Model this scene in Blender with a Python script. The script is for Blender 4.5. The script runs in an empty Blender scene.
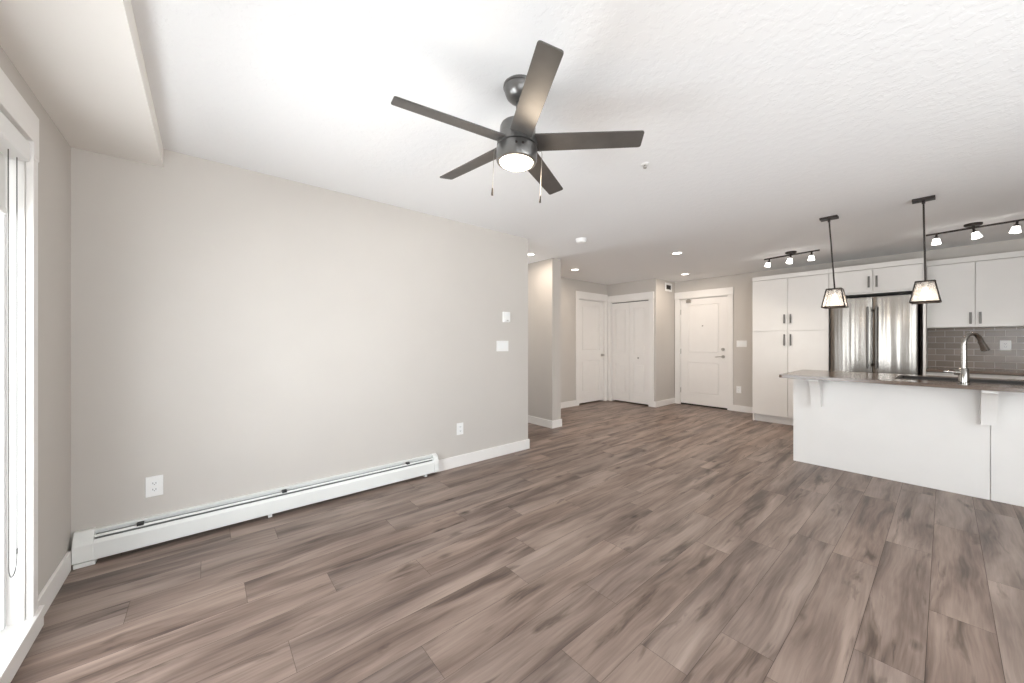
import bpy, bmesh, math, random
from mathutils import Vector, Matrix
random.seed(7)
PI = math.pi
scene = bpy.context.scene
C = scene.collection

# ------------------------------------------------------------------ camera, world, exposure
YAW = 0.8714
cam_d = bpy.data.cameras.new('camera')
cam_d.sensor_width = 36.0
cam_d.lens = 364.163 / 1024 * 36.0
cam_d.clip_start = 0.02
cam = bpy.data.objects.new('camera', cam_d)
C.objects.link(cam)
cam.location = (0, 0, 1.2445)
cam.rotation_euler = (PI / 2, 0, YAW - PI / 2)
scene.camera = cam

scene.view_settings.view_transform = 'Standard'
scene.view_settings.look = 'None'
scene.view_settings.gamma = 1.0
scene.view_settings.use_curve_mapping = False
scene.view_settings.exposure = 0.0

world = bpy.data.worlds.new('overcast_sky')
scene.world = world
world.use_nodes = True
bg = world.node_tree.nodes['Background']
# overcast sky above the horizon, a brighter glow added below it to lift the ceiling
_n = world.node_tree.nodes
_tc = _n.new('ShaderNodeTexCoord'); _sx = _n.new('ShaderNodeSeparateXYZ'); _rp = _n.new('ShaderNodeValToRGB')
world.node_tree.links.new(_tc.outputs['Generated'], _sx.inputs[0])
_mr = _n.new('ShaderNodeMapRange'); _mr.inputs[1].default_value = -0.25; _mr.inputs[2].default_value = 0.25
world.node_tree.links.new(_sx.outputs[2], _mr.inputs[0]); world.node_tree.links.new(_mr.outputs[0], _rp.inputs[0])
_rp.color_ramp.elements[0].color = (0.97, 0.985, 1.0, 1)
_rp.color_ramp.elements[1].color = (0.60, 0.63, 0.66, 1)
world.node_tree.links.new(_rp.outputs[0], bg.inputs[0])
bg.inputs[1].default_value = 16.5

scene.cycles.use_denoising = True
scene.cycles.max_bounces = 12
scene.cycles.diffuse_bounces = 8
scene.cycles.glossy_bounces = 5
scene.cycles.transparent_max_bounces = 12
scene.cycles.sample_clamp_indirect = 6.0

def portal(name, side, y0, y1, z0, z1):          # guides the sky's light through a window opening
    l = bpy.data.lights.new(name, 'AREA')
    l.shape = 'RECTANGLE'; l.size = y1 - y0; l.size_y = z1 - z0
    l.cycles.is_portal = True
    o = bpy.data.objects.new(name, l)
    C.objects.link(o)
    if side == 'window':
        o.location = (-0.80, (y0 + y1) / 2, (z0 + z1) / 2)
        o.rotation_euler = Vector((1, 0, 0)).to_track_quat('-Z', 'Z').to_euler()
    elif side == 'hall':
        o.location = ((y0 + y1) / 2, 6.35, (z0 + z1) / 2)
        o.rotation_euler = Vector((0, -1, 0)).to_track_quat('-Z', 'Z').to_euler()
    else:
        o.location = ((y0 + y1) / 2, -2.93, (z0 + z1) / 2)
        o.rotation_euler = Vector((0, 1, 0)).to_track_quat('-Z', 'Z').to_euler()
WIN1 = (0.95, 2.455, 0.09, 2.08)       # patio door on the window wall: Y from, to, Z from, to
ADDED_WIN2 = (-2.20, -0.70, 0.09, 2.08)     # unseen second one, added behind the camera for more light
ADDED_WIN3 = (0.30, 3.10, 0.80, 2.10)       # added far-right window for even light: X from, to, Z from, to
portal('sky_portal', 'window', *WIN1)
portal('sky_portal', 'window', *ADDED_WIN2)
portal('sky_portal', 'right', *ADDED_WIN3)
ASSUMED_WIN4 = (2.98, 3.70, 0.60, 2.05)       # unseen hall-end window, assumed for its daylight: X from, to, Z from, to
portal('sky_portal', 'hall', *ASSUMED_WIN4)

# ------------------------------------------------------------------ materials
MATS = {}
def nodes_of(name):
    m = bpy.data.materials.new(name); m.use_nodes = True
    nt = m.node_tree
    return m, nt, nt.nodes['Principled BSDF']
def link(nt, a, b): nt.links.new(a, b)
def principled(name, col, rough=0.5, metal=0.0, var=0.03, nscale=6.0, bump=0.0, bscale=200.0, spec=0.5):
    """a plain surface with a little procedural unevenness"""
    m, nt, p = nodes_of(name)
    N = nt.nodes
    tc = N.new('ShaderNodeTexCoord')
    nz = N.new('ShaderNodeTexNoise'); nz.inputs['Scale'].default_value = nscale; nz.inputs['Detail'].default_value = 3
    link(nt, tc.outputs['Object'], nz.inputs['Vector'])
    rp = N.new('ShaderNodeValToRGB')
    rp.color_ramp.elements[0].position = 0.3; rp.color_ramp.elements[1].position = 0.7
    rp.color_ramp.elements[0].color = tuple(c * (1 - var) for c in col) + (1,)
    rp.color_ramp.elements[1].color = tuple(min(1, c * (1 + var)) for c in col) + (1,)
    link(nt, nz.outputs['Fac'], rp.inputs['Fac'])
    link(nt, rp.outputs['Color'], p.inputs['Base Color'])
    p.inputs['Roughness'].default_value = rough
    p.inputs['Metallic'].default_value = metal
    p.inputs['Specular IOR Level'].default_value = spec
    if bump:
        n2 = N.new('ShaderNodeTexNoise'); n2.inputs['Scale'].default_value = bscale; n2.inputs['Detail'].default_value = 2
        link(nt, tc.outputs['Object'], n2.inputs['Vector'])
        b = N.new('ShaderNodeBump'); b.inputs['Strength'].default_value = bump; b.inputs['Distance'].default_value = 0.002
        link(nt, n2.outputs['Fac'], b.inputs['Height']); link(nt, b.outputs['Normal'], p.inputs['Normal'])
    MATS[name] = m
    return m
def emissive(name, col, strength, base=(0.8, 0.8, 0.8)):
    m, nt, p = nodes_of(name)
    p.inputs['Base Color'].default_value = (*base, 1)
    p.inputs['Emission Color'].default_value = (*col, 1)
    p.inputs['Emission Strength'].default_value = strength
    p.inputs['Roughness'].default_value = 0.4
    MATS[name] = m
    return m
def clear_glass(name, tint=(0.97, 0.98, 0.98), refl=0.08, milk=0.0):
    m = bpy.data.materials.new(name); m.use_nodes = True
    nt = m.node_tree; N = nt.nodes; N.clear()
    out = N.new('ShaderNodeOutputMaterial'); mix = N.new('ShaderNodeMixShader')
    tr = N.new('ShaderNodeBsdfTransparent'); tr.inputs[0].default_value = (*tint, 1)
    gl = N.new('ShaderNodeBsdfGlossy'); gl.inputs['Roughness'].default_value = 0.02
    lw = N.new('ShaderNodeLayerWeight'); lw.inputs['Blend'].default_value = 0.25
    mul = N.new('ShaderNodeMath'); mul.operation = 'MULTIPLY_ADD'
    mul.inputs[1].default_value = 0.5; mul.inputs[2].default_value = refl * 0.5
    link(nt, lw.outputs['Fresnel'], mul.inputs[0]); link(nt, mul.outputs[0], mix.inputs[0])
    base = tr.outputs[0]
    if milk:
        mul.inputs[1].default_value = 0.15
        df = N.new('ShaderNodeBsdfTranslucent'); df.inputs[0].default_value = (0.95, 0.92, 0.88, 1)
        d2 = N.new('ShaderNodeBsdfDiffuse'); d2.inputs[0].default_value = (0.95, 0.92, 0.88, 1)
        ad = N.new('ShaderNodeMixShader'); link(nt, df.outputs[0], ad.inputs[1]); link(nt, d2.outputs[0], ad.inputs[2])
        mx = N.new('ShaderNodeMixShader'); mx.inputs[0].default_value = milk
        link(nt, tr.outputs[0], mx.inputs[1]); link(nt, ad.outputs[0], mx.inputs[2]); base = mx.outputs[0]
    link(nt, base, mix.inputs[1]); link(nt, gl.outputs[0], mix.inputs[2]); link(nt, mix.outputs[0], out.inputs[0])
    MATS[name] = m
    return m

M_wall = principled('greige_wall_paint', (0.572, 0.541, 0.506), 0.75, var=0.012, nscale=3, bump=0.06, bscale=260, spec=0.25)
M_bulk = principled('bulkhead_paint', (0.85, 0.825, 0.79), 0.75, var=0.012, nscale=3, bump=0.06, bscale=260, spec=0.25)
M_trim = principled('white_trim_paint', (0.84, 0.822, 0.80), 0.4, var=0.01)
M_door = principled('white_door_paint', (0.835, 0.815, 0.793), 0.42, var=0.01)
M_cab = principled('white_cabinet_laminate', (0.785, 0.765, 0.74), 0.38, var=0.01)
M_plate = principled('white_plastic', (0.86, 0.86, 0.85), 0.35, var=0.005)
M_vinyl = principled('white_vinyl_frame', (0.86, 0.87, 0.87), 0.4, var=0.006)
M_heater = principled('white_enamel_steel', (0.80, 0.81, 0.79), 0.35, var=0.01)
M_fins = principled('grey_heater_fins', (0.17, 0.18, 0.175), 0.5, var=0.15, nscale=60)
M_darkgap = principled('dark_recess', (0.03, 0.028, 0.026), 0.8)
M_fan = principled('gunmetal_fan_metal', (0.20, 0.197, 0.193), 0.30, metal=0.85, var=0.03)
M_blade = principled('dark_espresso_blade', (0.072, 0.066, 0.061), 0.38, var=0.12, nscale=14, bump=0.05, bscale=90)
M_bronze = principled('oil_rubbed_bronze', (0.035, 0.028, 0.025), 0.42, metal=0.5, var=0.1)
M_nickel = principled('brushed_nickel', (0.50, 0.48, 0.45), 0.33, metal=1.0, var=0.03)
M_handle = principled('satin_nickel_pull', (0.15, 0.143, 0.135), 0.45, metal=0.8, var=0.03)
M_hinge = principled('dull_hinge_metal', (0.38, 0.36, 0.33), 0.4, metal=1.0)
M_chrome = principled('polished_faucet_steel', (0.33, 0.315, 0.295), 0.16, metal=1.0, var=0.02)
M_black = principled('black_plastic', (0.02, 0.02, 0.02), 0.4)
M_gasket = principled('dark_fridge_side', (0.05, 0.05, 0.05), 0.5)
M_shade = principled('white_shade_fabric', (0.82, 0.82, 0.80), 0.8, var=0.01)
M_sink = principled('dark_composite_sink', (0.022, 0.019, 0.017), 0.5)
M_glass = clear_glass('window_glass')
M_lampglass = clear_glass('pendant_glass', (0.97, 0.96, 0.95), 0.0, milk=0.13)
M_pot = emissive('recessed_lens_glow', (1.0, 0.92, 0.82), 8)
M_head = emissive('frosted_head_glow', (1.0, 0.95, 0.88), 6)
M_bulb = emissive('pendant_bulb_glow', (1.0, 0.92, 0.80), 5)
M_fanlens = emissive('fan_lens_glow', (1.0, 0.87, 0.68), 3.0)

def mat_ceiling():
    m, nt, p = nodes_of('knockdown_ceiling_paint'); N = nt.nodes
    p.inputs['Base Color'].default_value = (0.845, 0.85, 0.855, 1)
    p.inputs['Roughness'].default_value = 0.85
    p.inputs['Specular IOR Level'].default_value = 0.2
    tc = N.new('ShaderNodeTexCoord')
    a = N.new('ShaderNodeTexNoise'); a.inputs['Scale'].default_value = 22; a.inputs['Detail'].default_value = 4; a.inputs['Roughness'].default_value = 0.6
    link(nt, tc.outputs['Object'], a.inputs['Vector'])
    r = N.new('ShaderNodeValToRGB'); r.color_ramp.elements[0].position = 0.47; r.color_ramp.elements[1].position = 0.56
    link(nt, a.outputs['Fac'], r.inputs['Fac'])
    b = N.new('ShaderNodeBump'); b.inputs['Strength'].default_value = 0.2; b.inputs['Distance'].default_value = 0.003
    link(nt, r.outputs['Color'], b.inputs['Height']); link(nt, b.outputs['Normal'], p.inputs['Normal'])
    return m
M_ceil = mat_ceiling()

def mat_floor():
    """wood-look laminate: uv 'plank' = metres along / across the plank, shifted at random per plank; uv 'tone' = per-plank random pair"""
    m, nt, p = nodes_of('grey_brown_laminate'); N = nt.nodes
    uv = N.new('ShaderNodeUVMap'); uv.uv_map = 'plank'
    tn = N.new('ShaderNodeUVMap'); tn.uv_map = 'tone'
    def mapped(sx, sy):
        mp = N.new('ShaderNodeMapping'); mp.inputs['Scale'].default_value = (sx, sy, 1)
        link(nt, uv.outputs['UV'], mp.inputs['Vector']); return mp.outputs['Vector']
    def noise(vec, detail, rough, dist, scale=1.0):
        n = N.new('ShaderNodeTexNoise'); n.inputs['Scale'].default_value = scale
        n.inputs['Detail'].default_value = detail; n.inputs['Roughness'].default_value = rough; n.inputs['Distortion'].default_value = dist
        link(nt, vec, n.inputs['Vector']); return n.outputs['Fac']
    def math_(op, a, b=None, c=None):
        n = N.new('ShaderNodeMath'); n.operation = op
        for i, v in enumerate((a, b, c)):
            if v is None: continue
            if isinstance(v, (int, float)): n.inputs[i].default_value = v
            else: link(nt, v, n.inputs[i])
        return n.outputs[0]
    # the grain wanders: shift the across-plank coordinate by a slow noise
    sxy = N.new('ShaderNodeSeparateXYZ'); link(nt, uv.outputs['UV'], sxy.inputs[0])
    slow = noise(mapped(1.7, 2.6), 2, 0.5, 0.0)
    vv = math_('MULTIPLY_ADD', math_('SUBTRACT', slow, 0.5), 0.07, sxy.outputs[1])
    wv = N.new('ShaderNodeCombineXYZ'); link(nt, sxy.outputs[0], wv.inputs[0]); link(nt, vv, wv.inputs[1])
    def warped(sx, sy):
        mp = N.new('ShaderNodeMapping'); mp.inputs['Scale'].default_value = (sx, sy, 1)
        link(nt, wv.outputs[0], mp.inputs['Vector']); return mp.outputs['Vector']
    broad = noise(warped(1.0, 9.0), 3, 0.55, 0.5)
    fine = noise(warped(4.0, 85.0), 4, 0.6, 0.3)
    streak = noise(warped(1.6, 12.0), 4, 0.6, 0.8)
    patch = noise(mapped(2.0, 3.0), 2, 0.5, 0.3)
    sep = N.new('ShaderNodeSeparateXYZ'); link(nt, tn.outputs['UV'], sep.inputs[0])
    v = math_('MULTIPLY', broad, 0.66)
    v = math_('MULTIPLY_ADD', fine, 0.20, v)
    v = math_('MULTIPLY_ADD', patch, 0.14, v)
    v = math_('MULTIPLY_ADD', math_('SUBTRACT', sep.outputs[0], 0.5), 0.025, v)
    ramp = N.new('ShaderNodeValToRGB'); cr = ramp.color_ramp
    cr.elements[0].position = 0.36; cr.elements[0].color = (0.085, 0.060, 0.050, 1)
    cr.elements[1].position = 0.66; cr.elements[1].color = (0.335, 0.258, 0.218, 1)
    e = cr.elements.new(0.45); e.color = (0.168, 0.122, 0.101, 1)
    e = cr.elements.new(0.54); e.color = (0.245, 0.185, 0.155, 1)
    link(nt, v, ramp.inputs['Fac'])
    # dark figure streaks
    sr = N.new('ShaderNodeValToRGB'); sr.color_ramp.elements[0].position = 0.31; sr.color_ramp.elements[1].position = 0.43
    sr.color_ramp.elements[0].color = (0.36, 0.33, 0.31, 1); sr.color_ramp.elements[1].color = (1, 1, 1, 1)
    link(nt, streak, sr.inputs['Fac'])
    mul = N.new('ShaderNodeMixRGB'); mul.blend_type = 'MULTIPLY'; mul.inputs[0].default_value = 0.9
    link(nt, ramp.outputs['Color'], mul.inputs[1]); link(nt, sr.outputs['Color'], mul.inputs[2])
    # knots
    vo = N.new('ShaderNodeTexVoronoi'); vo.inputs['Scale'].default_value = 1.0; vo.inputs['Randomness'].default_value = 1.0
    link(nt, mapped(2.6, 6.0), vo.inputs['Vector'])
    kd = math_('ADD', vo.outputs['Distance'], math_('MULTIPLY', math_('SUBTRACT', fine, 0.5), 0.10))
    kr = N.new('ShaderNodeValToRGB'); kr.color_ramp.elements[0].position = 0.03; kr.color_ramp.elements[1].position = 0.16
    kr.color_ramp.elements[0].color = (0.16, 0.13, 0.115, 1); kr.color_ramp.elements[1].color = (1, 1, 1, 1)
    link(nt, kd, kr.inputs['Fac'])
    sc = N.new('ShaderNodeSeparateColor'); link(nt, vo.outputs['Color'], sc.inputs[0])
    some = math_('GREATER_THAN', sc.outputs[0], 0.5)
    mk = N.new('ShaderNodeMixRGB'); mk.blend_type = 'MULTIPLY'
    link(nt, math_('MULTIPLY', some, 0.8), mk.inputs[0]); link(nt, mul.outputs[0], mk.inputs[1]); link(nt, kr.outputs['Color'], mk.inputs[2])
    # plank to plank tint
    hs = N.new('ShaderNodeHueSaturation'); link(nt, mk.outputs[0], hs.inputs['Color'])
    link(nt, math_('MULTIPLY_ADD', sep.outputs[1], 0.16, 0.94), hs.inputs['Saturation'])
    link(nt, hs.outputs['Color'], p.inputs['Base Color'])
    p.inputs['Roughness'].default_value = 0.40
    p.inputs['Specular IOR Level'].default_value = 0.34
    b = N.new('ShaderNodeBump'); b.inputs['Strength'].default_value = 0.12; b.inputs['Distance'].default_value = 0.002
    link(nt, fine, b.inputs['Height']); link(nt, b.outputs['Normal'], p.inputs['Normal'])
    return m
M_floor = mat_floor()
M_joint = principled('plank_joint_brown', (0.075, 0.057, 0.048), 0.8)  # dark brown colour of the underlay between planks

def mat_steel():
    m, nt, p = nodes_of('brushed_stainless'); N = nt.nodes
    p.inputs['Metallic'].default_value = 1.0
    p.inputs['Base Color'].default_value = (0.29, 0.272, 0.25, 1)
    p.inputs['Roughness'].default_value = 0.23
    tc = N.new('ShaderNodeTexCoord'); mp = N.new('ShaderNodeMapping'); mp.inputs['Scale'].default_value = (8, 8, 0.3)
    link(nt, tc.outputs['Object'], mp.inputs['Vector'])
    n = N.new('ShaderNodeTexNoise'); n.inputs['Scale'].default_value = 1.0; n.inputs['Detail'].default_value = 1.5
    link(nt, mp.outputs[0], n.inputs['Vector'])
    b = N.new('ShaderNodeBump'); b.inputs['Strength'].default_value = 0.8; b.inputs['Distance'].default_value = 0.02
    link(nt, n.outputs['Fac'], b.inputs['Height']); link(nt, b.outputs['Normal'], p.inputs['Normal'])
    return m
M_steel = mat_steel()

def mat_counter():
    m, nt, p = nodes_of('speckled_brown_quartz'); N = nt.nodes
    tc = N.new('ShaderNodeTexCoord')
    n = N.new('ShaderNodeTexNoise'); n.inputs['Scale'].default_value = 260; n.inputs['Detail'].default_value = 3
    link(nt, tc.outputs['Object'], n.inputs['Vector'])
    r = N.new('ShaderNodeValToRGB'); r.color_ramp.elements[0].position = 0.35; r.color_ramp.elements[1].position = 0.68
    r.color_ramp.elements[0].color = (0.085, 0.060, 0.046, 1); r.color_ramp.elements[1].color = (0.20, 0.150, 0.120, 1)
    link(nt, n.outputs['Fac'], r.inputs['Fac']); link(nt, r.outputs['Color'], p.inputs['Base Color'])
    p.inputs['Roughness'].default_value = 0.17
    return m
M_counter = mat_counter()

def mat_tile():
    m, nt, p = nodes_of('glossy_taupe_subway_tile'); N = nt.nodes
    tc = N.new('ShaderNodeTexCoord'); sx = N.new('ShaderNodeSeparateXYZ'); link(nt, tc.outputs['Object'], sx.inputs[0])
    cb = N.new('ShaderNodeCombineXYZ'); link(nt, sx.outputs[1], cb.inputs[0]); link(nt, sx.outputs[2], cb.inputs[1])
    bt = N.new('ShaderNodeTexBrick')
    bt.inputs['Scale'].default_value = 1.0; bt.inputs['Brick Width'].default_value = 0.154; bt.inputs['Row Height'].default_value = 0.0767
    bt.inputs['Mortar Size'].default_value = 0.0028; bt.inputs['Mortar Smooth'].default_value = 0.1; bt.inputs['Bias'].default_value = 0.0
    bt.inputs['Color1'].default_value = (0.21, 0.168, 0.138, 1); bt.inputs['Color2'].default_value = (0.30, 0.25, 0.212, 1)
    bt.inputs['Mortar'].default_value = (0.52, 0.48, 0.44, 1)
    link(nt, cb.outputs[0], bt.inputs['Vector']); link(nt, bt.outputs['Color'], p.inputs['Base Color'])
    mr = N.new('ShaderNodeMapRange'); p.inputs['Specular IOR Level'].default_value = 0.35; mr.inputs[3].default_value = 0.22; mr.inputs[4].default_value = 0.7
    link(nt, bt.outputs['Fac'], mr.inputs[0]); link(nt, mr.outputs[0], p.inputs['Roughness'])
    b = N.new('ShaderNodeBump'); b.inputs['Strength'].default_value = 0.4; b.inputs['Distance'].default_value = 0.003; b.invert = True
    link(nt, bt.outputs['Fac'], b.inputs['Height']); link(nt, b.outputs['Normal'], p.inputs['Normal'])
    return m
M_tile = mat_tile()

# ------------------------------------------------------------------ mesh builder
class MB:
    """collects shapes in world coordinates and links them as ONE mesh object"""
    def __init__(self): self.bm = bmesh.new()
    def box(self, x0, x1, y0, y1, z0, z1, bev=0.0, seg=2):
        t = bmesh.new()
        r = bmesh.ops.create_cube(t, size=1.0)
        sx, sy, sz = abs(x1 - x0), abs(y1 - y0), abs(z1 - z0)
        bmesh.ops.scale(t, vec=(sx, sy, sz), verts=t.verts)
        bmesh.ops.translate(t, vec=((x0 + x1) / 2, (y0 + y1) / 2, (z0 + z1) / 2), verts=t.verts)
        if bev:
            b = min(bev, 0.45 * min(sx, sy, sz))
            bmesh.ops.bevel(t, geom=list(t.edges), offset=b, segments=seg, affect='EDGES', profile=0.5)
        return self.join(t)
    def join(self, t, mat=None):
        if mat is not None: bmesh.ops.transform(t, matrix=mat, verts=t.verts)
        me = bpy.data.meshes.new('tmp'); t.to_mesh(me); t.free()
        self.bm.from_mesh(me); bpy.data.meshes.remove(me)
        return self
    def bar(self, p, q, r, r2=None, n=16, cap=True):
        p, q = Vector(p), Vector(q); d = q - p
        t = bmesh.new()
        bmesh.ops.create_cone(t, cap_ends=cap, segments=n, radius1=r, radius2=r if r2 is None else r2, depth=d.length)
        M = Matrix.Translation((p + q) / 2) @ d.to_track_quat('Z', 'Y').to_matrix().to_4x4()
        return self.join(t, M)
    def lathe(self, prof, cx=0, cy=0, cz=0, n=40, mat=None):
        """prof: (radius, z) pairs from one end to the other; radius 0 closes the end"""
        t = bmesh.new(); rings = []
        for r, z in prof:
            if r < 1e-6: rings.append([t.verts.new((0, 0, z))])
            else: rings.append([t.verts.new((r * math.cos(2 * PI * k / n), r * math.sin(2 * PI * k / n), z)) for k in range(n)])
        for a, b in zip(rings, rings[1:]):
            for k in range(n):
                k2 = (k + 1) % n
                if len(a) == 1 and len(b) == 1: continue
                if len(a) == 1: t.faces.new((a[0], b[k], b[k2]))
                elif len(b) == 1: t.faces.new((a[k], a[k2], b[0]))
                else: t.faces.new((a[k], a[k2], b[k2], b[k]))
        bmesh.ops.recalc_face_normals(t, faces=t.faces)
        M = Matrix.Translation((cx, cy, cz)) @ (mat or Matrix())
        return self.join(t, M)
    def tube(self, pts, r, n=10):
        pts = [Vector(p) for p in pts]; t = bmesh.new(); rings = []
        rr = r if isinstance(r, (list, tuple)) else [r] * len(pts)
        up = Vector((0.123, 0.321, 0.94)).normalized()
        for i, p in enumerate(pts):
            d = (pts[min(i + 1, len(pts) - 1)] - pts[max(i - 1, 0)]).normalized()
            a = d.cross(up)
            if a.length < 1e-3: a = d.cross(Vector((1, 0, 0)))
            a.normalize(); b = d.cross(a).normalized()
            up = b.cross(d).normalized() if False else up
            rings.append([t.verts.new(p + (a * math.cos(2 * PI * k / n) + b * math.sin(2 * PI * k / n)) * rr[i]) for k in range(n)])
        for a, b in zip(rings, rings[1:]):
            for k in range(n): t.faces.new((a[k], a[(k + 1) % n], b[(k + 1) % n], b[k]))
        t.faces.new(rings[0]); t.faces.new(rings[-1][::-1])
        bmesh.ops.recalc_face_normals(t, faces=t.faces)
        return self.join(t)
    def prism(self, poly, axis, a0, a1, bev=0.0):
        """poly: 2-D outline in the plane across `axis`; extruded from a0 to a1"""
        t = bmesh.new()
        def at(u, v, w):
            return {'X': (w, u, v), 'Y': (u, w, v), 'Z': (u, v, w)}[axis]
        A = [t.verts.new(at(u, v, a0)) for u, v in poly]; B = [t.verts.new(at(u, v, a1)) for u, v in poly]
        t.faces.new(A); t.faces.new(B[::-1])
        for k in range(len(poly)):
            k2 = (k + 1) % len(poly); t.faces.new((A[k], B[k], B[k2], A[k2]))
        bmesh.ops.recalc_face_normals(t, faces=t.faces)
        if bev: bmesh.ops.bevel(t, geom=list(t.edges), offset=bev, segments=2, affect='EDGES', profile=0.5)
        return self.join(t)
    def ring(self, axis, at0, at1, u0, u1, v0, v1, w, bev=0.003):
        """a picture-frame moulding of width w lying across `axis` (X or Y)"""
        for (a, b, c, d) in ((u0, u1, v0, v0 + w), (u0, u1, v1 - w, v1), (u0, u0 + w, v0 + w, v1 - w), (u1 - w, u1, v0 + w, v1 - w)):
            if axis == 'X': self.box(at0, at1, a, b, c, d, bev)
            else: self.box(a, b, at0, at1, c, d, bev)
        return self
    def build(self, name, mat, parent=None, local=False, smooth=None):
        me = bpy.data.meshes.new(name); self.bm.to_mesh(me); self.bm.free()
        o = bpy.data.objects.new(name, me); C.objects.link(o)
        me.materials.append(mat)
        if smooth is not None:
            for f in me.polygons: f.use_smooth = True
            me.set_sharp_from_angle(angle=math.radians(smooth))
        if parent is not None:
            if not local:
                root = parent
                while root.parent is not None: root = root.parent
                me.transform(Matrix.Translation(-root.location))
            o.parent = parent
        return o

def tag(o, label=None, cat=None, group=None, kind=None):
    if label: o['label'] = label
    if cat: o['category'] = cat
    if group: o['group'] = group
    if kind: o['kind'] = kind
    return o
def thing(name, label, cat, loc=(0, 0, 0), group=None):
    o = bpy.data.objects.new(name, None); o.empty_display_size = 0.1
    C.objects.link(o); o.location = loc
    return tag(o, label, cat, group)
def struct(name, mb, mat, parent=None, smooth=None):
    o = mb.build(name, mat, parent, smooth=smooth)
    if parent is None: o['kind'] = 'structure'
    return o
def struct_root(name, loc):
    o = bpy.data.objects.new(name, None); C.objects.link(o); o.location = loc; o['kind'] = 'structure'
    return o
def lamp(name, kind, parent, loc, energy, col, size=0.05, rot=None, spot=None):
    l = bpy.data.lights.new(name, kind); l.energy = energy; l.color = col
    if kind == 'AREA': l.shape = 'DISK'; l.size = size
    else: l.shadow_soft_size = size
    if spot: l.spot_size, l.spot_blend = spot
    o = bpy.data.objects.new(name, l); C.objects.link(o); o.parent = parent; o.location = loc
    if rot: o.rotation_euler = rot
    return o

# ------------------------------------------------------------------ the shell
H = 2.44
YA = 3.1227           # long wall on the left
XW = -0.573           # window wall
XE = 7.258            # entry / kitchen wall
EA = 2.8707           # end of the long wall
PX0, PX1, PY = 3.801, 3.982, 3.6226   # pilaster wall in the hall
YC = 4.599            # wall with door 1
XB = 6.509            # closet wall
YR = 3.517            # return wall beside the entry
YS = -2.70            # far right wall, outside the frame
YH = 6.2              # end of the hall

# floor: individual planks in one mesh
def build_floor():
    bm = bmesh.new()
    l1 = bm.loops.layers.uv.new('plank'); l2 = bm.loops.layers.uv.new('tone')
    W, L, g = 0.19, 1.24, 0.0008
    known = {0: -0.02, 1: -0.277, 2: 0.153, 3: 0.50, 4: 0.918, 5: 0.263, 6: 0.03, 7: 0.675, 8: 0.25, 9: 1.10, 10: 1.372,
             11: 1.69 - 1.24, 12: 4.074 - 3 * 1.24, 13: 3.25 - 2 * 1.24, 14: 3.81 - 3 * 1.24}
    rnd = random.Random(11)
    for k in range(-19, 30):
        y1 = 2.708 - W * k; y0 = y1 - W
        off = known.get(k, rnd.uniform(0, L))
        n0 = int(math.floor((XW - 0.25 - off) / L))
        x = off + n0 * L
        while x < XE + 0.02:
            a, b = max(x, XW - 0.02), min(x + L, XE + 0.02)
            if b > a + 0.01:
                su, sv, t0, t1 = rnd.uniform(0, 60), rnd.uniform(0, 60), rnd.random(), rnd.random()
                vs = [bm.verts.new(c) for c in ((a + g, y0 + g, 0), (b - g, y0 + g, 0), (b - g, y1 - g, 0), (a + g, y1 - g, 0))]
                f = bm.faces.new(vs)
                for lp in f.loops:
                    co = lp.vert.co
                    lp[l1].uv = (co.x + su, co.y + sv); lp[l2].uv = (t0, t1)
            x += L
    # the underlay that shows dark in the joints
    vs = [bm.verts.new(c) for c in ((XW - 0.02, YS - 0.02, -0.004), (XE + 0.02, YS - 0.02, -0.004), (XE + 0.02, YH + 0.02, -0.004), (XW - 0.02, YH + 0.02, -0.004))]
    f = bm.faces.new(vs); f.material_index = 1
    me = bpy.data.meshes.new('floor'); bm.to_mesh(me); bm.free()
    me.materials.append(M_floor); me.materials.append(M_joint)
    o = bpy.data.objects.new('floor', me); C.objects.link(o); o['kind'] = 'structure'
build_floor()

struct('ceiling', MB().box(XW - 0.2, XE + 0.12, YS - 0.2, YH + 0.12, H, H + 0.12), M_ceil)
struct('wall_left', MB().box(XW, EA, YA, YA + 0.12, 0, H), M_wall)
struct('wall_hall_left', MB().box(EA - 0.12, EA, YA + 0.12, YH, 0, H), M_wall)
struct('wall_hall_end', MB().box(EA - 0.12, ASSUMED_WIN4[0], YH, YH + 0.12, 0, H).box(ASSUMED_WIN4[1], PX1, YH, YH + 0.12, 0, H).box(ASSUMED_WIN4[0], ASSUMED_WIN4[1], YH, YH + 0.12, 0, ASSUMED_WIN4[2]).box(ASSUMED_WIN4[0], ASSUMED_WIN4[1], YH, YH + 0.12, ASSUMED_WIN4[3], H), M_wall)
struct('wall_hall_right', MB().box(PX0, PX1, PY, YH, 0, H, 0.003), M_wall)
D1 = (5.565, 6.405, 2.085)          # door 1 opening: X from, to, top
struct('wall_entry_left', MB().box(PX1, D1[0], YC, YC + 0.12, 0, H).box(D1[1], XB + 0.12, YC, YC + 0.12, 0, H).box(D1[0], D1[1], YC, YC + 0.12, D1[2], H), M_wall)
D2 = (3.654, 4.510, 2.060)          # closet opening: Y from, to, top
struct('wall_closet', MB().box(XB, XB + 0.12, YR, D2[0], 0, H).box(XB, XB + 0.12, D2[1], YC, 0, H).box(XB, XB + 0.12, D2[0], D2[1], D2[2], H), M_wall)
struct('wall_return', MB().box(XB + 0.12, XE, YR, YR + 0.12, 0, H), M_wall)
D3 = (2.535, 3.415, 2.090)          # entry opening
struct('wall_entry', MB().box(XE, XE + 0.12, YS, D3[0], 0, H).box(XE, XE + 0.12, D3[1], YR + 0.12, 0, H).box(XE, XE + 0.12, D3[0], D3[1], D3[2], H), M_wall)
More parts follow.
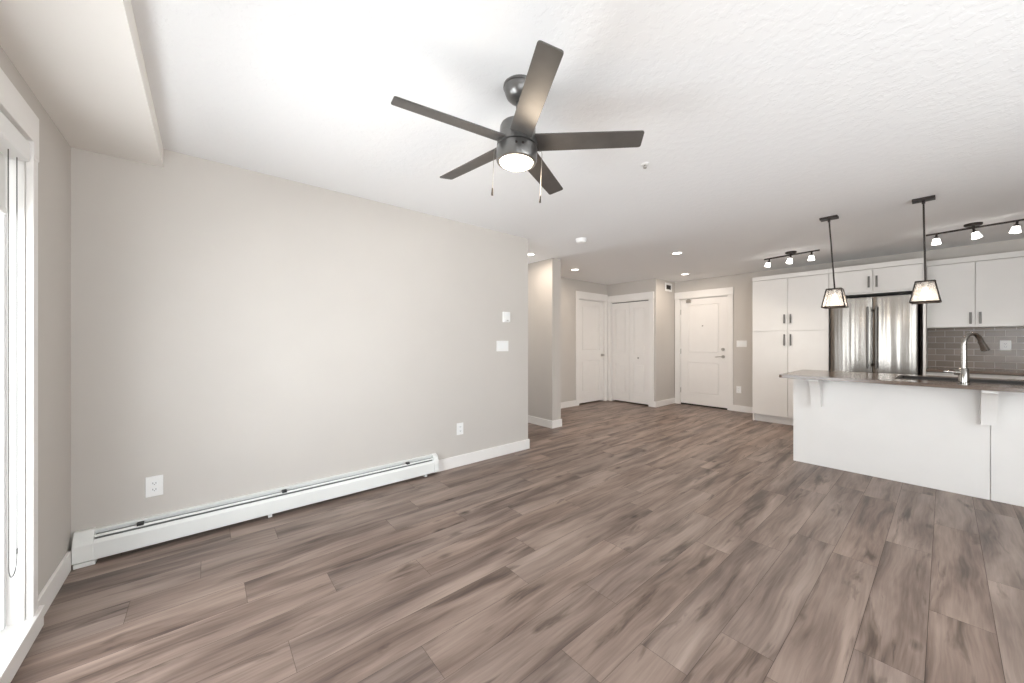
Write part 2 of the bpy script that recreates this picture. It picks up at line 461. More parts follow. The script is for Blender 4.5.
struct('wall_right', MB().box(XW - 0.2, ADDED_WIN3[0], YS - 0.2, YS, 0, H).box(ADDED_WIN3[1], XE + 0.12, YS - 0.2, YS, 0, H).box(ADDED_WIN3[0], ADDED_WIN3[1], YS - 0.2, YS, 0, ADDED_WIN3[2] - 0.02).box(ADDED_WIN3[0], ADDED_WIN3[1], YS - 0.2, YS, ADDED_WIN3[3], H), M_wall)
w = MB()
WY = [(ADDED_WIN2[0], ADDED_WIN2[1]), (WIN1[0], WIN1[1])]
XO = XW - 0.20
w.box(XO, XW, YS, ADDED_WIN2[0], 0, H).box(XO, XW, ADDED_WIN2[1], WIN1[0], 0, H).box(XO, XW, WIN1[1], YA + 0.12, 0, H)
for a, b in WY:
    w.box(XO, XW, a, b, 0, 0.075).box(XO, XW, a, b, 2.08, H)
struct('wall_window', w, M_wall)
# bulkhead running along the window wall
struct('beam', MB().box(XW, -0.2009, YS, YA, 2.3245, H), M_bulk)

# closet and corridor walls added unseen behind the doors to stop light leaking under
struct('wall_closet_back', MB().box(XB + 0.75, XB + 0.80, YR + 0.12, 5.4, 0, H), M_wall)
struct('wall_closet_side', MB().box(PX1 + 0.6, XB + 0.75, 5.4, 5.45, 0, H), M_wall)
struct('wall_closet_end', MB().box(PX1 + 0.55, PX1 + 0.60, YC + 0.12, 5.45, 0, H), M_wall)
struct('wall_corridor', MB().box(XE + 1.2, XE + 1.3, 1.5, 4.4, 0, H).box(XE + 0.12, XE + 1.3, 1.45, 1.5, 0, H).box(XE + 0.12, XE + 1.3, 4.4, 4.45, 0, H), M_wall)
struct('ceiling_corridor', MB().box(XE + 0.12, XE + 1.3, 1.45, 4.45, H, H + 0.1), M_ceil)
struct('floor_corridor', MB().box(XE + 0.02, XE + 1.3, 1.45, 4.45, -0.06, -0.002), M_joint)  # dark floor colour keeps the gap under the entry door black

# baseboards
BH, BT = 0.11, 0.014
def board(name, x0, x1, y0, y1): return struct(name, MB().box(x0, x1, y0, y1, 0, BH, 0.003), M_trim)
board('baseboard_left', 1.675, EA + BT, YA - BT, YA)
board('baseboard_left_end', EA, EA + BT, YA, YH)
board('baseboard_window', XW, XW + BT, WIN1[1] + 0.094, YA - 0.068)
board('baseboard_hall', PX0 - BT, PX0, PY - BT, YH)
board('baseboard_pilaster', PX0, PX1 + BT, PY - BT, PY)
board('baseboard_pilaster_side', PX1, PX1 + BT, PY, YC)
board('baseboard_entry_left', PX1 + BT, D1[0] - 0.085, YC - BT, YC)
board('baseboard_closet', XB - BT, XB, YR - BT, D2[0] - 0.085)
board('baseboard_return', XB, XE - BT, YR - BT, YR)
board('baseboard_entry', XE - BT, XE, 1.965, D3[0] - 0.085)
board('baseboard_right', XW, XE, YS, YS + BT)

# door casings
def casing_x(name, xf, y0, y1, zt, w0, w1):      # on a wall facing -X
    m = MB()
    m.box(xf - 0.018, xf, y0 - w0, y0, 0, zt, 0.003).box(xf - 0.018, xf, y1, y1 + w1, 0, zt, 0.003)
    m.box(xf - 0.022, xf, y0 - w0 - 0.006, min(y1 + w1 + 0.006, y1 + w1 + 0.006), zt, zt + 0.135, 0.003)
    m.box(xf, xf + 0.12, y0 - 0.001, y0 + 0.012, 0, zt).box(xf, xf + 0.12, y1 - 0.012, y1 + 0.001, 0, zt).box(xf, xf + 0.12, y0, y1, zt - 0.012, zt + 0.001)
    return struct(name, m, M_trim)
casing_x('trim_1', XE, *D3, 0.085, 0.090)
casing_x('trim_2', XB, *D2, 0.100, 0.075)
m = MB()
m.box(D1[0] - 0.085, D1[0], YC - 0.018, YC, 0, D1[2], 0.003).box(D1[1], D1[1] + 0.082, YC - 0.018, YC, 0, D1[2], 0.003)
m.box(D1[0] - 0.091, D1[1] + 0.082, YC - 0.022, YC, D1[2], D1[2] + 0.14, 0.003)
m.box(D1[0] - 0.001, D1[0] + 0.012, YC, YC + 0.12, 0, D1[2]).box(D1[1] - 0.012, D1[1] + 0.001, YC, YC + 0.12, 0, D1[2]).box(D1[0], D1[1], YC, YC + 0.12, D1[2] - 0.012, D1[2] + 0.001)
struct('trim_3', m, M_trim)

# ---- doors
def panel_leaf(axis, f, th, u0, u1, v0, v1, stile, panels):
    """door leaf with its face at `f`: stiles and rails stand proud of recessed, raised-field panels"""
    m_ = MB(); dp = 0.016
    def bx(d0, d1, a, b, c, e, bev=0.0):
        if axis == 'X': m_.box(d0, d1, a, b, c, e, bev)
        else: m_.box(a, b, d0, d1, c, e, bev)
    bx(f + dp, f + th, u0, u1, v0, v1)
    bx(f, f + dp + 0.001, u0, u0 + stile, v0, v1, 0.003); bx(f, f + dp + 0.001, u1 - stile, u1, v0, v1, 0.003)
    zs = [v0] + [z for p_ in panels for z in p_] + [v1]
    for c, e in zip(zs[0::2], zs[1::2]): bx(f, f + dp + 0.001, u0 + stile - 0.001, u1 - stile + 0.001, c, e, 0.003)
    for c, e in panels: bx(f + 0.003, f + dp + 0.001, u0 + stile + 0.022, u1 - stile - 0.022, c + 0.022, e - 0.022, 0.007)
    return m_

# door_1: entry door (two panels) in the entry wall
d = struct_root('door_1', (XE, (D3[0] + D3[1]) / 2, 0))
xf = XE + 0.020
lf = panel_leaf('X', xf, 0.042, D3[0] + 0.016, D3[1] - 0.016, 0.026, D3[2] - 0.016, 0.135, [(0.23, 0.84), (1.02, 1.955)])
leaf = lf.build('door_leaf', M_door, d)
MB().box(xf + 0.004, xf + 0.04, D3[0] + 0.012, D3[1] - 0.012, 0, 0.021).build('threshold', M_darkgap, d)
for z in (0.28, 1.05, 1.83):
    MB().bar((xf - 0.006, D3[1] - 0.012, z - 0.05), (xf - 0.006, D3[1] - 0.012, z + 0.05), 0.008).build('hinge', M_hinge, d, smooth=40)
MB().bar((xf, 2.625, 1.10), (xf - 0.018, 2.625, 1.10), 0.028, n=24).bar((xf - 0.018, 2.625, 1.10), (xf - 0.03, 2.625, 1.10), 0.010).build('deadbolt', M_nickel, d, smooth=40)
MB().bar((xf, 2.622, 0.965), (xf - 0.014, 2.622, 0.965), 0.030, n=24).bar((xf - 0.01, 2.622, 0.965), (xf - 0.05, 2.622, 0.965), 0.011) \
    .tube([(xf - 0.048, 2.615, 0.965), (xf - 0.05, 2.66, 0.966), (xf - 0.048, 2.70, 0.962), (xf - 0.044, 2.745, 0.955)], [0.010, 0.0095, 0.009, 0.007]).build('door_lever', M_nickel, d, smooth=40)
MB().bar((xf, 2.985, 1.545), (xf - 0.006, 2.985, 1.545), 0.013, n=20).build('peephole', M_hinge, d, smooth=40)
MB().box(xf - 0.030, xf, 3.20, 3.29, 2.005, 2.060, 0.004).box(xf - 0.03, xf + 0.002, 3.225, 3.265, 2.055, 2.074, 0.003).build('door_chime', M_hinge, d)

# door_2: bifold closet door
d = struct_root('door_2', (XB, (D2[0] + D2[1]) / 2, 0))
xf = XB + 0.022
ym = (D2[0] + D2[1]) / 2
for y0, y1 in ((D2[0] + 0.014, ym - 0.003), (ym + 0.003, D2[1] - 0.014)):
    lf = panel_leaf('X', xf, 0.032, y0, y1, 0.026, D2[2] - 0.026, 0.085, [(0.20, 0.80), (0.99, 1.91)])
    lf.build('door_leaf', M_door, d)
MB().lathe([(0, 0.032), (0.012, 0.031), (0.017, 0.022), (0.010, 0.010), (0.010, 0)], xf, 3.885, 0.92, 20, Matrix.Rotation(-PI / 2, 4, 'Y')).build('door_knob', M_hinge, d, smooth=50)
MB().box(xf + 0.002, xf + 0.028, D2[0] + 0.012, D2[1] - 0.012, D2[2] - 0.025, D2[2] - 0.012).build('track', M_darkgap, d)

# door_3: hinged closet door on the left
d = struct_root('door_3', ((D1[0] + D1[1]) / 2, YC, 0))
yf = YC + 0.020
lf = panel_leaf('Y', yf, 0.036, D1[0] + 0.016, D1[1] - 0.016, 0.026, D1[2] - 0.018, 0.125, [(0.24, 0.86), (1.06, 1.96)])
lf.build('door_leaf', M_door, d)
for z in (0.28, 1.05, 1.85):
    MB().bar((D1[0] + 0.014, yf - 0.006, z - 0.05), (D1[0] + 0.014, yf - 0.006, z + 0.05), 0.008).build('hinge', M_hinge, d, smooth=40)
MB().lathe([(0, 0.062), (0.018, 0.060), (0.027, 0.047), (0.020, 0.032), (0.010, 0.024), (0.010, 0.008), (0.030, 0.006), (0.030, 0)], 6.335, yf, 0.962, 24, Matrix.Rotation(PI / 2, 4, 'X')).build('door_knob', M_nickel, d, smooth=50)

# ---- windows (patio doors) in the window wall, the second added for light
def patio_window(name, y0, y1, z0, z1):
    r = struct_root(name, (XW, (y0 + y1) / 2, z0))
    c = MB()
    c.box(XW, XW + 0.022, y1 + 0.0015, y1 + 0.056, z0, z1 - 0.062, 0.003).box(XW, XW + 0.022, y0 - 0.056, y0 - 0.0015, z0, z1 - 0.062, 0.003)
    c.box(XW, XW + 0.023, y0 - 0.066, y1 + 0.066, z1 + 0.0015, z1 + 0.126, 0.003)
    c.box(XW, XW + 0.023, y1 + 0.0015, y1 + 0.066, z1 - 0.063, z1 + 0.005, 0.002).box(XW, XW + 0.023, y0 - 0.066, y0 - 0.0015, z1 - 0.063, z1 + 0.005, 0.002)
    c.build('casing', M_trim, r)
    MB().box(XO, XW + 0.034, y0 - 0.092, y1 + 0.092, 0.0751, z0, 0.003).box(XW, XW + 0.030, y0 - 0.092, y1 + 0.092, 0.0, 0.0751, 0.003).build('sill', M_trim, r)
    j = MB()
    for ya, yb in ((y1 - 0.006, y1), (y0, y0 + 0.006)): j.box(XO, XW, ya, yb, z0, z1)
    j.box(XO, XW, y0, y1, z1 - 0.006, z1)
    j.build('jamb', M_trim, r)
    xa, xb = XW - 0.17, XW - 0.045
    f = MB()
    f.box(xa, xb, y1 - 0.030, y1 - 0.010, z0, z1 - 0.006, 0.002).box(xa, xb, y0 + 0.010, y0 + 0.030, z0, z1 - 0.006, 0.002)
    f.box(xa, XW - 0.10, y0 + 0.01, y1 - 0.01, z0, z0 + 0.03, 0.002).box(xa, XW - 0.10, y0 + 0.01, y1 - 0.01, z1 - 0.05, z1 - 0.006, 0.002)
    f.build('window_frame', M_vinyl, r)
    ym = (y0 + y1) / 2
    for k, (a, b) in enumerate(((y0 + 0.03, ym + 0.03), (ym - 0.03, y1 - 0.03))):
        xs = XW - 0.165 + 0.030 * k
        s = MB()
        s.ring('X', xs, xs + 0.026, a, b, z0 + 0.03, z1 - 0.05, 0.07, 0.003).build('sash', M_vinyl, r)
        MB().box(xs + 0.010, xs + 0.014, a + 0.065, b - 0.065, z0 + 0.095, z1 - 0.115).build('glass', M_glass, r)
patio_window('window_1', *WIN1)
patio_window('added_window_2', *ADDED_WIN2)  # unseen, added to light the room from behind

r = struct_root('added_window_3', ((ADDED_WIN3[0] + ADDED_WIN3[1]) / 2, YS, ADDED_WIN3[2]))  # unseen right-wall window, added to spread light over the left wall
x0, x1, z0, z1 = ADDED_WIN3
MB().ring('Y', YS, YS + 0.02, x0 - 0.08, x1 + 0.08, z0 - 0.08, z1 + 0.08, 0.08, 0.003).build('casing', M_trim, r)
f = MB().ring('Y', YS - 0.16, YS - 0.10, x0, x1, z0 - 0.02, z1, 0.06, 0.003)
f.box((x0 + x1) / 2 - 0.03, (x0 + x1) / 2 + 0.03, YS - 0.16, YS - 0.10, z0, z1, 0.003).build('window_frame', M_vinyl, r)
MB().box(x0 + 0.055, x1 - 0.055, YS - 0.132, YS - 0.128, z0 + 0.035, z1 - 0.055).build('glass', M_glass, r)

r = struct_root('assumed_window_4', ((ASSUMED_WIN4[0] + ASSUMED_WIN4[1]) / 2, YH, ASSUMED_WIN4[2]))  # unseen hall-end window, assumed for the daylight there
x0, x1, z0, z1 = ASSUMED_WIN4
MB().ring('Y', YH - 0.02, YH, x0 - 0.07, x1 + 0.07, z0 - 0.07, z1 + 0.07, 0.07, 0.003).build('casing', M_trim, r)
MB().ring('Y', YH + 0.04, YH + 0.09, x0, x1, z0, z1, 0.05, 0.003).build('window_frame', M_vinyl, r)
MB().box(x0 + 0.045, x1 - 0.045, YH + 0.063, YH + 0.067, z0 + 0.045, z1 - 0.045).build('glass', M_glass, r)

# roller shade, rolled up almost all the way
def roller_shade(name, label, y0, y1, chain):
    t = thing(name, label, 'roller shade', (XW - 0.05, (y0 + y1) / 2, 1.975))
    MB().box(XW - 0.080, XW + 0.018, y0 + 0.012, y1 - 0.012, 1.985, 2.066, 0.008).build('cassette', M_plate, t)
    MB().box(XW - 0.042, XW - 0.0405, y0 + 0.035, y1 - 0.035, 1.775, 1.99).build('shade_fabric', M_shade, t)
    MB().box(XW - 0.048, XW - 0.035, y0 + 0.035, y1 - 0.035, 1.752, 1.777, 0.004).build('bottom_bar', M_shade, t)
    if chain:
        x = XW - 0.008; ya, yb = y1 - 0.136, y1 - 0.052
        pts = [(x, ya, 1.99), (x, ya, 1.2), (x, ya, 0.38)]
        for k in range(1, 8):
            a = PI + PI * k / 8
            pts.append((x, (ya + yb) / 2 + (yb - ya) / 2 * math.cos(a), 0.38 + 0.06 * math.sin(a)))
        pts += [(x, yb, 0.38), (x, yb, 1.2), (x, yb, 1.99)]
        ch = MB().tube(pts, 0.0018, 6).build('bead_chain', M_handle, t, smooth=60)
        MB().box(x - 0.003, x + 0.003, yb - 0.003, yb + 0.003, 0.39, 0.412, 0.001).build('chain_connector', M_handle, ch)
roller_shade('roller_shade', 'white roller shade rolled up under the window head with a hanging bead chain loop', WIN1[0], WIN1[1], True)

# ------------------------------------------------------------------ baseboard heater
t = thing('baseboard_heater', 'long white electric baseboard heater along the foot of the left wall', 'heater', (0.56, YA, 0))
hx0, hx1, yb = XW + 0.016, 1.672, YA - 0.0005
prof = [(yb, 0.180), (yb - 0.022, 0.180), (yb - 0.022, 0.168), (yb - 0.006, 0.166), (yb - 0.006, 0.024), (yb, 0.024)]
MB().prism(prof, 'X', hx0 + 0.075, hx1 - 0.045).build('back_panel', M_heater, t)
MB().prism([(yb - 0.068, 0.030), (yb - 0.068, 0.118), (yb - 0.057, 0.136), (yb - 0.054, 0.136), (yb - 0.0645, 0.117), (yb - 0.0645, 0.033), (yb - 0.052, 0.027), (yb - 0.052, 0.024), (yb - 0.066, 0.027)], 'X', hx0 + 0.075, hx1 - 0.045).build('front_panel', M_heater, t)
MB().prism([(yb - 0.047, 0.146), (yb - 0.037, 0.155), (yb - 0.035, 0.152), (yb - 0.045, 0.143)], 'X', hx0 + 0.075, hx1 - 0.045).build('damper', M_heater, t)
MB().box(hx0 + 0.08, hx1 - 0.05, yb - 0.056, yb - 0.007, 0.045, 0.128).box(hx0 + 0.08, hx1 - 0.05, yb - 0.034, yb - 0.0065, 0.128, 0.150).build('fins_and_slot_shade', M_fins, t)  # second box is dark filler, painting the slot's shade above the fins
for cx in (hx0 + 0.26, (hx0 + hx1) / 2 - 0.12, hx1 - 0.29):
    MB().box(cx - 0.015, cx + 0.015, yb - 0.047, yb - 0.020, 0.150, 0.166, 0.002).build('damper_clip', M_black, t)
cap = [(yb, 0.004), (yb, 0.186), (yb - 0.030, 0.186), (yb - 0.060, 0.150), (yb - 0.072, 0.122), (yb - 0.072, 0.012), (yb - 0.064, 0.004)]
MB().prism([(yb, 0.030), (yb, 0.186), (yb - 0.030, 0.186), (yb - 0.058, 0.152), (yb - 0.072, 0.120), (yb - 0.072, 0.030)], 'X', hx0, hx0 + 0.078, 0.002).box(hx0 + 0.004, hx0 + 0.085, yb - 0.069, yb - 0.002, 0.001, 0.024, 0.002).build('end_cap', M_heater, t)
MB().prism([(yb, 0.024), (yb, 0.184), (yb - 0.030, 0.184), (yb - 0.052, 0.168), (yb - 0.068, 0.130), (yb - 0.072, 0.10), (yb - 0.072, 0.030), (yb - 0.066, 0.024)], 'X', hx1 - 0.048, hx1, 0.002).build('end_cap', M_heater, t)
for fx in (hx1 - 0.12, 0.35):
    MB().box(fx - 0.012, fx + 0.012, yb - 0.05, yb - 0.01, 0.0, 0.030, 0.002).build('foot', M_heater, t)

# ------------------------------------------------------------------ wall plates
def plate(name, label, cat, wall, u, z, w_, h_, kind, gang=1, group=None, off=None):
    """wall 'A' faces -Y at YA; wall 'E' faces -X at XE (off moves the face)"""
    if wall == 'A': loc = (u, YA, z)
    else: loc = (XE - (off or 0), u, z)
    t = thing(name, label, cat, loc, group)
    def bx(mb, a0, a1, d0, d1, c0, c1, bev=0.0015):   # a: along the wall (viewer's left to right), d: out of the wall, c: height
        if wall == 'A': return mb.box(u + a0, u + a1, YA - d1, YA - d0, z + c0, z + c1, bev)
        return mb.box(loc[0] - d1, loc[0] - d0, u - a1, u - a0, z + c0, z + c1, bev)
    bx(MB(), -w_ / 2, w_ / 2, 0.0, 0.006, -h_ / 2, h_ / 2, 0.0025).build('cover_plate', M_plate, t)
    if kind == 'switch':
        for g in range(gang):
            c = (g - (gang - 1) / 2) * 0.046
            bx(bx(MB(), c - 0.0165, c + 0.0165, 0.005, 0.0085, -0.033, 0.0, 0.001), c - 0.0165, c + 0.0165, 0.005, 0.0075, 0.0, 0.033, 0.001).build('rocker', M_vinyl, t)
    elif kind == 'outlet':
        for s in (-0.019, 0.019):
            f = bx(MB(), -0.0165, 0.0165, 0.005, 0.0085, s - 0.014, s + 0.014, 0.003).build('receptacle', M_vinyl, t)
            sl = MB()
            bx(sl, -0.008, -0.0055, 0.0082, 0.0088, s - 0.004, s + 0.006, 0); bx(sl, 0.0055, 0.008, 0.0082, 0.0088, s - 0.004, s + 0.006, 0); bx(sl, -0.002, 0.002, 0.0082, 0.0088, s - 0.010, s - 0.006, 0)
            sl.build('slots', M_black, f)
    return t
plate('wall_outlet', 'white duplex outlet on the left wall above the heater', 'outlet', 'A', -0.240, 0.358, 0.078, 0.124, 'outlet')
plate('wall_outlet', 'white duplex outlet on the left wall between the heater and the light switches', 'outlet', 'A', 1.946, 0.372, 0.076, 0.118, 'outlet')
plate('light_switch', 'wide white three-gang rocker light switch on the left wall below the thermostat', 'light switch', 'A', 2.489, 1.195, 0.165, 0.115, 'switch', 3)
plate('light_switch', 'white three-gang light switch on the entry wall beside the front door', 'light switch', 'E', 2.315, 1.205, 0.160, 0.115, 'switch', 3)
plate('wall_outlet', 'white outlet low on the entry wall between the front door and the pantry', 'outlet', 'E', 2.360, 0.390, 0.078, 0.124, 'outlet')
plate('wall_outlet', 'white square outlet on the kitchen tile backsplash', 'outlet', 'E', -0.462, 1.199, 0.082, 0.118, 'outlet', off=0.009)

t = thing('thermostat', 'small white box thermostat on the left wall above the light switches', 'thermostat', (2.535, YA, 1.512))
MB().box(2.490, 2.580, YA - 0.006, YA, 1.455, 1.572, 0.002).build('back_plate', M_plate, t)
MB().box(2.494, 2.576, YA - 0.034, YA - 0.006, 1.459, 1.568, 0.006).build('housing', M_plate, t)
MB().box(2.515, 2.555, YA - 0.0348, YA - 0.033, 1.525, 1.550, 0.001).build('dial_window', M_vinyl, t)
MB().box(2.522, 2.548, YA - 0.036, YA - 0.033, 1.472, 1.480, 0.001).build('slider', M_hinge, t)

t = thing('air_vent', 'small white square exhaust grille high on the return wall beside the front door', 'vent', (6.99, YR, 2.315))
MB().ring('Y', YR - 0.010, YR, 6.862, 7.128, 2.232, 2.396, 0.040, 0.003).build('vent_frame', M_plate, t)
MB().box(6.90, 7.09, YR - 0.003, YR, 2.270, 2.358).build('vent_duct', M_darkgap, t)
s = MB()
for k in range(6): s.box(6.90, 7.09, YR - 0.008, YR - 0.003, 2.279 + k * 0.014, 2.283 + k * 0.014)
s.build('louvers', M_handle, t)

# ------------------------------------------------------------------ things on the ceiling
t = thing('smoke_detector', 'round white smoke detector on the ceiling before the hallway', 'smoke detector', (3.36, 2.735, H))
MB().lathe([(0, 0), (0.068, 0), (0.068, -0.012), (0.064, -0.014)], 3.36, 2.735, H).build('mounting_base', M_plate, t, smooth=40)
MB().lathe([(0.060, -0.012), (0.060, -0.030), (0.052, -0.040), (0.030, -0.046), (0, -0.047)], 3.36, 2.735, H).build('detector_body', M_plate, t, smooth=40)

t = thing('sprinkler_head', 'small chrome fire sprinkler head on the ceiling right of the fan', 'sprinkler', (2.264, 1.300, H))
MB().lathe([(0, 0), (0.026, 0), (0.022, -0.004), (0.010, -0.005), (0, -0.005)], 2.264, 1.30, H, 24).build('escutcheon', M_plate, t, smooth=40)
MB().bar((2.264, 1.30, H - 0.004), (2.264, 1.30, H - 0.012), 0.007).tube([(2.264, 1.292, H - 0.011), (2.264, 1.290, H - 0.018), (2.264, 1.298, H - 0.026)], 0.0018, 6).tube([(2.264, 1.308, H - 0.011), (2.264, 1.310, H - 0.018), (2.264, 1.302, H - 0.026)], 0.0018, 6).build('nozzle', M_nickel, t, smooth=50)
MB().lathe([(0, -0.026), (0.011, -0.026), (0.011, -0.0275), (0, -0.0275)], 2.264, 1.30, H, 20).build('deflector', M_nickel, t)

def pot(label, x, y, e=8.5):
    t = thing('recessed_light', label, 'recessed light', (x, y, H), 'recessed ceiling lights')
    MB().lathe([(0.082, 0.0), (0.082, -0.005), (0.060, -0.007), (0.056, -0.003), (0.056, 0.0)], x, y, H).build('trim_ring', M_plate, t, smooth=40)
    MB().lathe([(0, -0.0035), (0.056, -0.0035)], x, y, H).build('lens', M_pot, t)
    lamp('recessed_lamp', 'AREA', t, (0, 0, -0.012), e, (1.0, 0.86, 0.72), 0.10)
pot('glowing round recessed light on the ceiling nearest the closet doors and the pilaster', 4.693, 3.954)
pot('glowing round recessed light on the ceiling in front of the entry, nearer the fan', 4.872, 2.330)
pot('glowing round recessed light on the ceiling close to the front door', 6.497, 2.963)
pot('glowing recessed light in the hallway ceiling behind the end of the left wall', 3.40, 3.66, 7.0)

# ------------------------------------------------------------------ ceiling fan
FX, FY, FZ = 1.1131, 1.2855, 2.170
t = thing('ceiling_fan', 'dark gunmetal ceiling fan with five blades and a lit lamp', 'ceiling fan', (FX, FY, FZ))
t.rotation_euler = (0.0145, 0.0438, 0)
zc = H - FZ
MB().lathe([(0, zc - 0.078), (0.024, zc - 0.077), (0.042, zc - 0.070), (0.058, zc - 0.055), (0.068, zc - 0.034), (0.072, zc - 0.014), (0.076, zc - 0.012), (0.076, zc + 0.001), (0, zc + 0.001)]).build('ceiling_canopy', M_fan, t, True, 35)
MB().bar((0, 0, 0.08), (0, 0, zc - 0.07), 0.0125).lathe([(0.0125, 0.125), (0.024, 0.120), (0.026, 0.085), (0.05, 0.083)]).build('downrod', M_fan, t, True, 35)
MB().lathe([(0, 0.086), (0.070, 0.086), (0.079, 0.080), (0.083, 0.070), (0.084, 0.026), (0.092, 0.022), (0.094, 0.016), (0.094, -0.018), (0.091, -0.020), (0, -0.020)]).build('motor_housing', M_fan, t, True, 35)
MB().lathe([(0.086, -0.018), (0.086, -0.028), (0.0, -0.028)]).build('shadow_gap', M_darkgap, t, True, 35)
MB().lathe([(0.060, -0.025), (0.094, -0.025), (0.0955, -0.028), (0.0955, -0.078), (0.092, -0.090), (0.084, -0.095), (0.080, -0.093), (0.080, -0.078)]).build('light_housing', M_fan, t, True, 35)
MB().lathe([(0.0805, -0.088), (0.076, -0.097), (0.056, -0.105), (0.028, -0.110), (0, -0.111)]).build('lamp_lens', M_fanlens, t, True, 60)
lamp('fan_lamp', 'POINT', t, (0, 0, -0.16), 5.0, (1.0, 0.82, 0.62), 0.07)
def blade():
    R0, R1, w0, w1 = 0.085, 0.5633, 0.0505, 0.0453
    pts = [(R0, -w0)]
    c = 0.010
    pts += [(R1 - c, -w1), (R1 - c * 0.3, -w1 + c * 0.3), (R1, -w1 + c), (R1, w1 - c), (R1 - c * 0.3, w1 - c * 0.3), (R1 - c, w1), (R0, w0)]
    return MB().prism(pts, 'Z', -0.003, 0.003, 0.001)
for k in range(5):
    a = math.radians(-47.90 + 72 * k)
    M = Matrix.Rotation(a, 4, 'Z') @ Matrix.Rotation(-0.2402, 4, 'X')
    b = blade(); bmesh.ops.transform(b.bm, matrix=M, verts=b.bm.verts)
    bo = b.build('blade', M_blade, t, True)
    i = MB().box(0.060, 0.098, -0.030, 0.030, 0.000, 0.010, 0.002); bmesh.ops.transform(i.bm, matrix=M, verts=i.bm.verts)
    i.build('blade_iron', M_fan, bo, True)
s = MB()
rt = Vector((math.sin(YAW), -math.cos(YAW), 0)); fwv = Vector((math.cos(YAW), math.sin(YAW), 0))
# two small vent slots that mark the front of the lamp housing
for k, da in enumerate((-0.16, 0.16)):
    p = (-fwv).copy(); p.rotate(Matrix.Rotation(da + 0.12, 3, 'Z')); p *= 0.0953
    s.bar(p + Vector((0, 0, -0.047)), p * 1.012 + Vector((0, 0, -0.047)), 0.006, n=12)
s.build('housing_emblem', M_bronze, t, True)
for sgn, ln in ((-1, 0.185), (1, 0.21)):
    p = rt * (0.112 * sgn + 0.006)
    pc = MB().tube([p * 0.86 + Vector((0, 0, -0.035)), p * 0.97 + Vector((0, 0, -0.034)), p + Vector((0, 0, -0.045)), p + Vector((0, 0, -0.03 - ln))], 0.0014, 6).build('pull_chain', M_hinge, t, True)
    MB().lathe([(0, 0.0), (0.003, -0.001), (0.0042, -0.016), (0.0052, -0.034), (0, -0.037)], p.x, p.y, -0.03 - ln, 12).build('fob', M_bronze, pc, True, 50)

# ------------------------------------------------------------------ pendant lights over the island
def pendant(label, x, y, dx, dy):
    t = thing('pendant_light', label, 'pendant light', (x, y, H), 'pendant lights over the island')
    MB().box(x - 0.045, x + 0.045, y - 0.065, y + 0.065, H - 0.020, H, 0.002).build('canopy', M_bronze, t)
    sx, sy, zt, zb = x + dx, y + dy, 1.742, 1.572
    MB().bar((x, y, H - 0.02), (sx, sy, zt), 0.0062).lathe([(0.010, 0.016), (0.010, -0.014)], x, y, H - 0.03, 16).build('rod', M_bronze, t, smooth=50)
    a, b = 0.053, 0.083
    f = MB(); r = 0.0066
    T = [(sx + i * a, sy + j * a, zt) for i, j in ((-1, -1), (1, -1), (1, 1), (-1, 1))]
    B = [(sx + i * b, sy + j * b, zb) for i, j in ((-1, -1), (1, -1), (1, 1), (-1, 1))]
    for k in range(4):
        k2 = (k + 1) % 4
        f.bar(T[k], T[k2], r, n=4).bar(B[k], B[k2], r, n=4).bar(T[k], B[k], r, n=4)
    f.box(sx - a, sx + a, sy - 0.008, sy + 0.008, zt - 0.002, zt + 0.003).box(sx - 0.008, sx + 0.008, sy - a, sy + a, zt - 0.002, zt + 0.003)
    f.build('shade_frame', M_bronze, t)
    for k in range(4):
        k2 = (k + 1) % 4
        g = MB(); tb = bmesh.new()
        q = [Vector(v) for v in (T[k], T[k2], B[k2], B[k])]
        n = (q[1] - q[0]).cross(q[3] - q[0]).normalized() * 0.0015
        lo = [tb.verts.new(v - n) for v in q]; hi = [tb.verts.new(v + n) for v in q]
        tb.faces.new(lo[::-1]); tb.faces.new(hi)
        for i in range(4): tb.faces.new((lo[i], lo[(i + 1) % 4], hi[(i + 1) % 4], hi[i]))
        g.join(tb).build('glass_panel', M_lampglass, t)
    MB().lathe([(0, 0.0), (0.020, 0.0), (0.020, -0.044), (0.014, -0.048), (0, -0.048)], sx, sy, zt, 20).build('socket', M_nickel, t, smooth=40)
    MB().lathe([(0.013, -0.046), (0.014, -0.056), (0.020, -0.074), (0.024, -0.090), (0.021, -0.108), (0.011, -0.119), (0, -0.121)], sx, sy, zt, 24).build('bulb', M_bulb, t, smooth=60)
    lamp('pendant_lamp', 'POINT', t, (sx - x, sy - y, zt - 0.145 - H), 2.0, (1.0, 0.86, 0.7), 0.018)
pendant('glass box pendant light on a slightly leaning rod in front of the pantry and fridge', 4.595, 0.718, -0.005, -0.042)
pendant('glass box pendant light hanging on a straight rod above the faucet end of the island', 4.590, 0.115, 0.0, -0.010)

